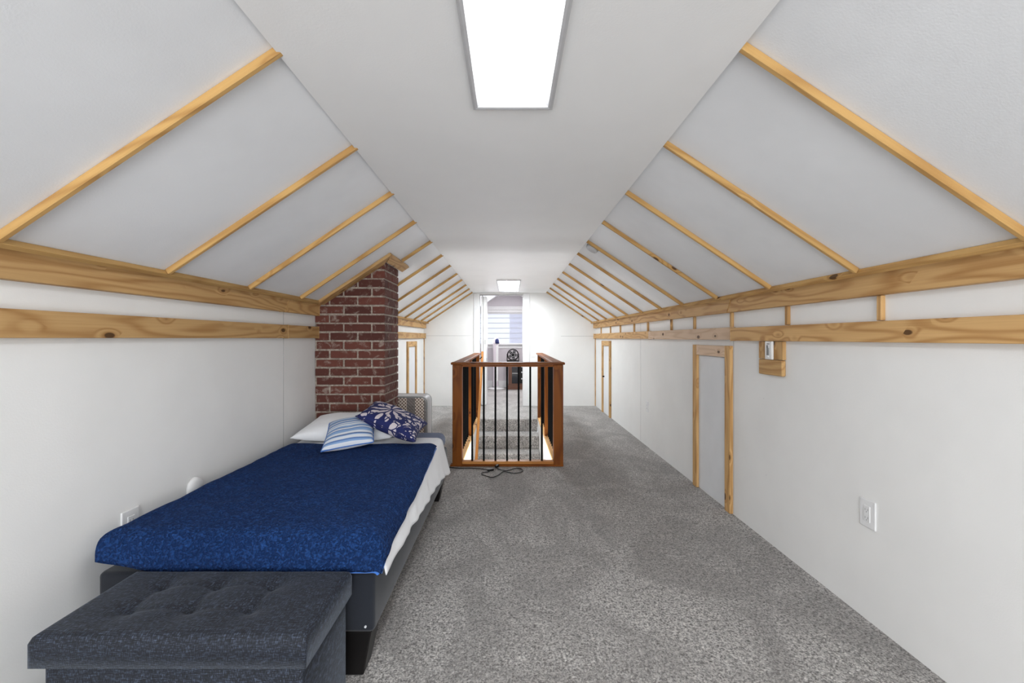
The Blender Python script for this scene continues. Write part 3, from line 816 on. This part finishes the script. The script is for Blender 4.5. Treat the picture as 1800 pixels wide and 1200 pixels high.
lerp = lambda a, b, t: a+(b-a)*max(0, min(1, t))
sh, _ = drape('bed_sheet', M['sheet'], BX0+.03, BX1-.035, BY0+.04, 3.05,
              lambda y: .02, lambda y: lerp(.155, .215, (y-1.6)/1.2)+(.05*math.exp(-((y-3.05)/.16)**2)), lambda x: .03, lambda x: .0, MT+.006, wr=.004, r=.04, flare=.24, seed=1, thick=.003)
tag(sh, 'white cotton sheet hanging over the right side of the bed', 'sheet')
def bl_r(y): return lerp(.130, .045, (y-1.55)/1.2)
bk, hem = drape('blanket', M['sherpa'], BX0+.055, BX1-.045, BY0+.055, 2.80,
                lambda y: .05, bl_r, lambda x: lerp(.110, .150, (x+1.42)/.25) - .03*lerp(0, 1, (x+.60)/.15), lambda x: 0.0, MT+.016, n=110, mth=110, wr=.007, r=.062, flare=.10, seed=5, thick=.014)
tag(bk, 'thick navy blue fleece blanket spread over the foot of the bed', 'blanket')
pts = hem[1][::6]; hm = tube('hem', [tuple(p+Vector((.006, 0, .0))) for p in pts], .006, M['bluehem'])
hm.parent = bk; hm['label'] = 'bright blue edging of the blanket'
pts = hem[0][60::5]; hm = tube('hem', [tuple(p+Vector((0, -.006, 0))) for p in pts], .006, M['bluehem']); hm.parent = bk

def pillow(name, mat, c, u, v, t, label, cat, sag=.0, pinch=.09, seed=0, floor=None, pw=.42, group=None):
    """cushion: u, v full edge vectors, t half thickness"""
    u = Vector(u); v = Vector(v); lu, lv = u.length, v.length
    ex = u.normalized(); ez = u.cross(v).normalized(); ey = ez.cross(ex)
    shx = ex.dot(v.normalized()); shy = ey.dot(v.normalized())
    bm = bmesh.new(); n = 36
    for sgn in (1, -1):
        G = []
        for i in range(n+1):
            row = []
            for j in range(n+1):
                a, b = -1+2*i/n, -1+2*j/n
                ed = max(0, (1-a**2)*(1-b**2))
                h = t*ed**pw*sgn
                px = a*lu/2*(1-pinch*(1-b*b)*abs(a)**2); py = b*lv/2*(1-pinch*(1-a*a)*abs(b)**2)
                h += noise.noise(Vector((px*9, py*9, seed+sgn)))*.012*ed
                row.append(bm.verts.new((px+py*shx, py*shy, h)))
            G.append(row)
        for i in range(n):
            for j in range(n): bm.faces.new((G[i][j], G[i+1][j], G[i+1][j+1], G[i][j+1]))
    bmesh.ops.remove_doubles(bm, verts=bm.verts, dist=1e-5)
    o = obj(name, bm, mat, None, True)
    m = Matrix((ex, ey, ez)).transposed().to_4x4(); m.translation = c; o.matrix_basis = m
    tag(o, label, cat, group)
    pts = []
    for (a, b, da, db) in ((-1, -1, 1, 0), (1, -1, 0, 1), (1, 1, -1, 0), (-1, 1, 0, -1)):
        for k in range(12):
            s = 2*k/12; A, B = a+da*s, b+db*s
            q0, q1 = A*lu/2*(1-pinch*(1-B*B)*A*A), B*lv/2*(1-pinch*(1-A*A)*B*B); pts.append((q0+q1*shx, q1*shy, 0))
    return o, pts
pillow('pillow', M['sheet'], (-1.09, 3.06, .575), (.66, .03, .0), (.02, .40, .07), .075, 'plump white pillow at the head of the bed against the bricks', 'pillow', seed=2)
o, pts = pillow('cushion', M['stripe'], (-1.01, 2.785, .592), (.245, .185, .01), (-.095, .35, .10), .055, 'blue and white striped cushion leaning on the white pillow', 'cushion', seed=4, pinch=.05)
h_ = tube('piping', pts, .0035, M['bluehem'], o, True)
o, pts = pillow('cushion', M['flower'], (-.785, 2.945, .640), (.425, -.185, -.125), (.005, .385, .04), .070, 'navy cushion with a white floral print lying on the striped cushion', 'cushion', seed=6)
h_ = tube('piping', pts, .004, plain('navy_piping', (.01, .015, .09), .7), o, True)

# standing mattress behind the chimney
mq = thing('folded_mattress', (-1.09, 3.985, 0), 'quilted mattress with a silver side band standing on edge behind the chimney', 'mattress')
bm = bmesh.new()
def rrect(w, h, r, z0=0):
    P = []
    for cx, cz, a0 in ((w-r, h-r, 0), (-w+r, h-r, PI/2), (-w+r, r+z0, PI), (w-r, r+z0, 3*PI/2)):
        for k in range(9):
            a = a0+PI/2*k/8; P.append((cx+r*math.cos(a), cz+r*math.sin(a)))
    return P
prism(bm, rrect(.36, .672, .055), -.103, .103); obj('side_band', bm, M['silver'], mq, True).modifiers.new('b', 'BEVEL').width = .008
for s in (-1, 1):
    bm = bmesh.new(); prism(bm, rrect(.348, .66, .05, .012), s*.100, s*.112); obj('quilted_face', bm, M['quilt'], mq)
    tube('piping', [(x, s*.106, z) for x, z in rrect(.357, .669, .053, .004)], .006, M['greyplastic'], mq, True)

# ------------------------------------------------ ottoman
OX0, OX1, OY0, OY1, OZ = -1.262, -.533, 1.146, 1.480, .410
ot = thing('storage_ottoman', ((OX0+OX1)/2, (OY0+OY1)/2, 0), 'charcoal fabric storage ottoman with a tufted lid at the foot of the bed', 'ottoman')
ow, ol = (OX1-OX0)/2, (OY1-OY0)/2
obj('body', bx(-ow+.028, ow-.014, -ol+.014, ol-.012, .02, .332, bev=.008, seg=2), M['tweed'], ot, True)
TUFT = [(-.200, -.050), (-.027, -.050), (.150, -.050), (-.200, .072), (-.027, .072), (.150, .072)]
bm = bmesh.new(); NX, NY = 110, 56
def lidp(i, j):
    a, b = -1+2*i/NX, -1+2*j/NY
    x, y = a*ow, b*ol
    d = min(ow-abs(x), ol-abs(y)); e = .022
    z = OZ
    if d < e: z -= e-math.sqrt(max(0, e*e-(e-d)**2))
    z += .006*(1-a*a)*(1-b*b)
    for tx, ty in TUFT:
        rr = math.hypot((x-tx), (y-ty)); z -= .008*math.exp(-(rr/.022)**2)+.010*math.exp(-(rr/.055)**2)
    for ty in (-.05, .072):
        if -.2 < x < .15: z -= .003*math.exp(-((y-ty)/.010)**2)
    for tx in (-.2, -.027, .15):
        if -.05 < y < .072: z -= .003*math.exp(-((x-tx)/.010)**2)
    return (x, y, z)
G = [[bm.verts.new(lidp(i, j)) for j in range(NY+1)] for i in range(NX+1)]
for i in range(NX):
    for j in range(NY): bm.faces.new((G[i][j], G[i+1][j], G[i+1][j+1], G[i][j+1]))
loop = [G[i][0] for i in range(NX+1)]+[G[NX][j] for j in range(1, NY+1)]+[G[i][NY] for i in range(NX-1, -1, -1)]+[G[0][j] for j in range(NY-1, 0, -1)]
low = [bm.verts.new((v.co.x, v.co.y, .325)) for v in loop]
for k in range(len(loop)): bm.faces.new((loop[k], loop[(k+1) % len(loop)], low[(k+1) % len(loop)], low[k]))
bm.faces.new(low)
obj('lid', bm, M['tweed'], ot, True)
for x in (-.30, .30):
    for y in (-.11, .11):
        bm = bmesh.new(); cyl(bm, (x, y, .011), .02, .022, 14); obj('foot', bm, M['blackpl'], ot)

# ------------------------------------------------ fittings on the walls
def outlet(x, y, z, rz, lab, duplex=True, w=.080, h=.118):
    t = thing('wall_outlet', (x, y, z), lab, 'outlet', None, None, rz)
    obj('cover_plate', bx(-w/2, w/2, -.007, 0, -h/2, h/2, bev=.003, seg=2), M['plastic'], t)
    if duplex:
        r = obj('receptacle', bx(-.017, .017, -.010, -.006, -.034, .034, bev=.002), M['plastic'], t)
        for zz in (-.017, .017):
            bm = bmesh.new(); box(bm, -.008, -.0055, -.0105, -.0098, zz-.004, zz+.005); box(bm, .0055, .008, -.0105, -.0098, zz-.004, zz+.005)
            cyl(bm, (0, -.0102, zz-.009), .0025, .0008, 10, 'y'); obj('socket', bm, M['greyplastic'], r)
    return t
outlet(WX, 1.842, .452, -PI/2, 'white duplex wall outlet on the right wall nearest the camera')
outlet(WX, 4.80, .44, -PI/2, 'white wall outlet on the right wall beyond the near hatch')
outlet(-WX, 1.738, .452, PI/2, 'white wall outlet on the left wall half hidden by the blanket')
t = outlet(.49, FY, 1.232, 0, 'white double light switch on the far wall right of the doorway', False, .115, .118); t['category'] = 'light switch'; t.name = 'light_switch'
obj('rocker', bx(.012, .040, -.011, -.006, -.032, .032, bev=.003), M['plastic'], t)
obj('rocker', bx(-.040, -.012, -.011, -.006, -.032, .032, bev=.003), M['plastic'], t)
t = outlet(.415, FY, .92, 0, 'blank white cover plate on the far wall below the light switch', False, .08, .12); t.name = 'blank_cover_plate'; t['category'] = 'cover plate'
# small dome behind the bed
bm = bmesh.new()
prof = [(.0, .052), (.018, .051), (.036, .046), (.047, .034), (.052, .018), (.052, 0)]
lathe(bm, [(max(r, .001), z) for r, z in prof], 24)
o = obj('night_light', bm, M['plastic'], None, True); o.rotation_euler = (0, PI/2, 0); o.location = (-WX, 2.09, .478); o.scale = (.95, .95, .5)
tag(o, 'small white rounded light on the left wall just above the blanket edge', 'night light')
# thermometer and its blocks
o = board('wood_block', M['pine'], (WX-.011, 2.505, 1.171), (WX-.011, 2.505, 1.069), (0, 1, 0), .228, .021); tag(o, 'upper pine block under the right rail carrying the thermometer', 'block')
o = board('wood_block', M['pine'], (WX-.012, 2.392, 1.0225), (WX-.012, 2.618, 1.0225), (0, 0, 1), .088, .023, bev=.005); tag(o, 'lower pine block under the right rail with worn edges', 'block')
th = thing('wall_thermometer', (WX-.022, 2.50, 1.122), 'small white wall thermometer on the pine block below the right rail', 'thermometer', rz=-PI/2)
obj('backing', bx(-.034, .034, -.013, 0, -.054, .050, bev=.003), M['plastic'], th)
obj('scale', bx(-.006, .010, -.015, -.0125, -.030, .012), M['greyplastic'], th)
obj('tube', bx(-.010, -.006, -.016, -.0125, -.030, .028), M['blackpl'], th)
bm = bmesh.new(); cyl(bm, (.001, -.016, -.036), .006, .006, 14, 'y'); obj('bulb', bm, M['plastic'], th)
bm = bmesh.new(); box(bm, -.012, -.004, -.0135, -.0128, .032, .038); box(bm, .002, .009, -.0135, -.0128, .032, .038); obj('mark', bm, M['blackpl'], th)
# smoke detector on right slope
sd = thing('smoke_detector', (.705, 3.70, slope_z(.705)-.001), 'small white smoke detector high on the right ceiling slope', 'smoke detector')
sd.rotation_euler = (0, PI+math.atan(sl), 0)
bm = bmesh.new(); lathe(bm, [(.055, 0), (.057, .012), (.052, .014)], 28); obj('base', bm, M['greyplastic'], sd, True)
bm = bmesh.new(); lathe(bm, [(.053, .013), (.052, .026), (.044, .036), (.02, .040)], 28); obj('cover', bm, M['ledframe'], sd, True)

# ------------------------------------------------ power cord on the carpet
def fl(zx, zy, h=.006):
    return (zx, zy, h)
cord = [(-.62, 4.06), (-.55, 4.00), (-.45, 3.975), (-.36, 3.985), (-.29, 3.975), (-.21, 3.94), (-.17, 3.915), (-.19, 3.87), (-.245, 3.855), (-.25, 3.80), (-.20, 3.755), (-.155, 3.71),
        (-.12, 3.74), (-.09, 3.80), (-.07, 3.865), (-.05, 3.90), (.0, 3.84), (.06, 3.83), (.115, 3.875), (.12, 3.94), (.08, 3.995), (.03, 3.96), (-.01, 3.92), (-.05, 3.90), (-.10, 3.95), (-.125, 3.995)]
o = tube('cord', [(x, y, .006+.004*math.sin(i*1.7)**2) for i, (x, y) in enumerate(cord)], .0042, M['blackpl'])
pc = thing('power_cord', (-.125, 3.995, 0), 'loose black power cord curled on the carpet before the railing', 'cord')
o.parent = pc; o.location = (.125, -3.995, 0)
p_ = board('plug', M['blackpl'], (-.13, 3.985, .018), (-.105, 4.022, .022), (0, 0, 1), .022, .024, pc, .005)
p_ = board('connector', M['blackpl'], (-.20, 3.905, .012), (-.145, 3.93, .012), (0, 0, 1), .018, .024, pc, .005)
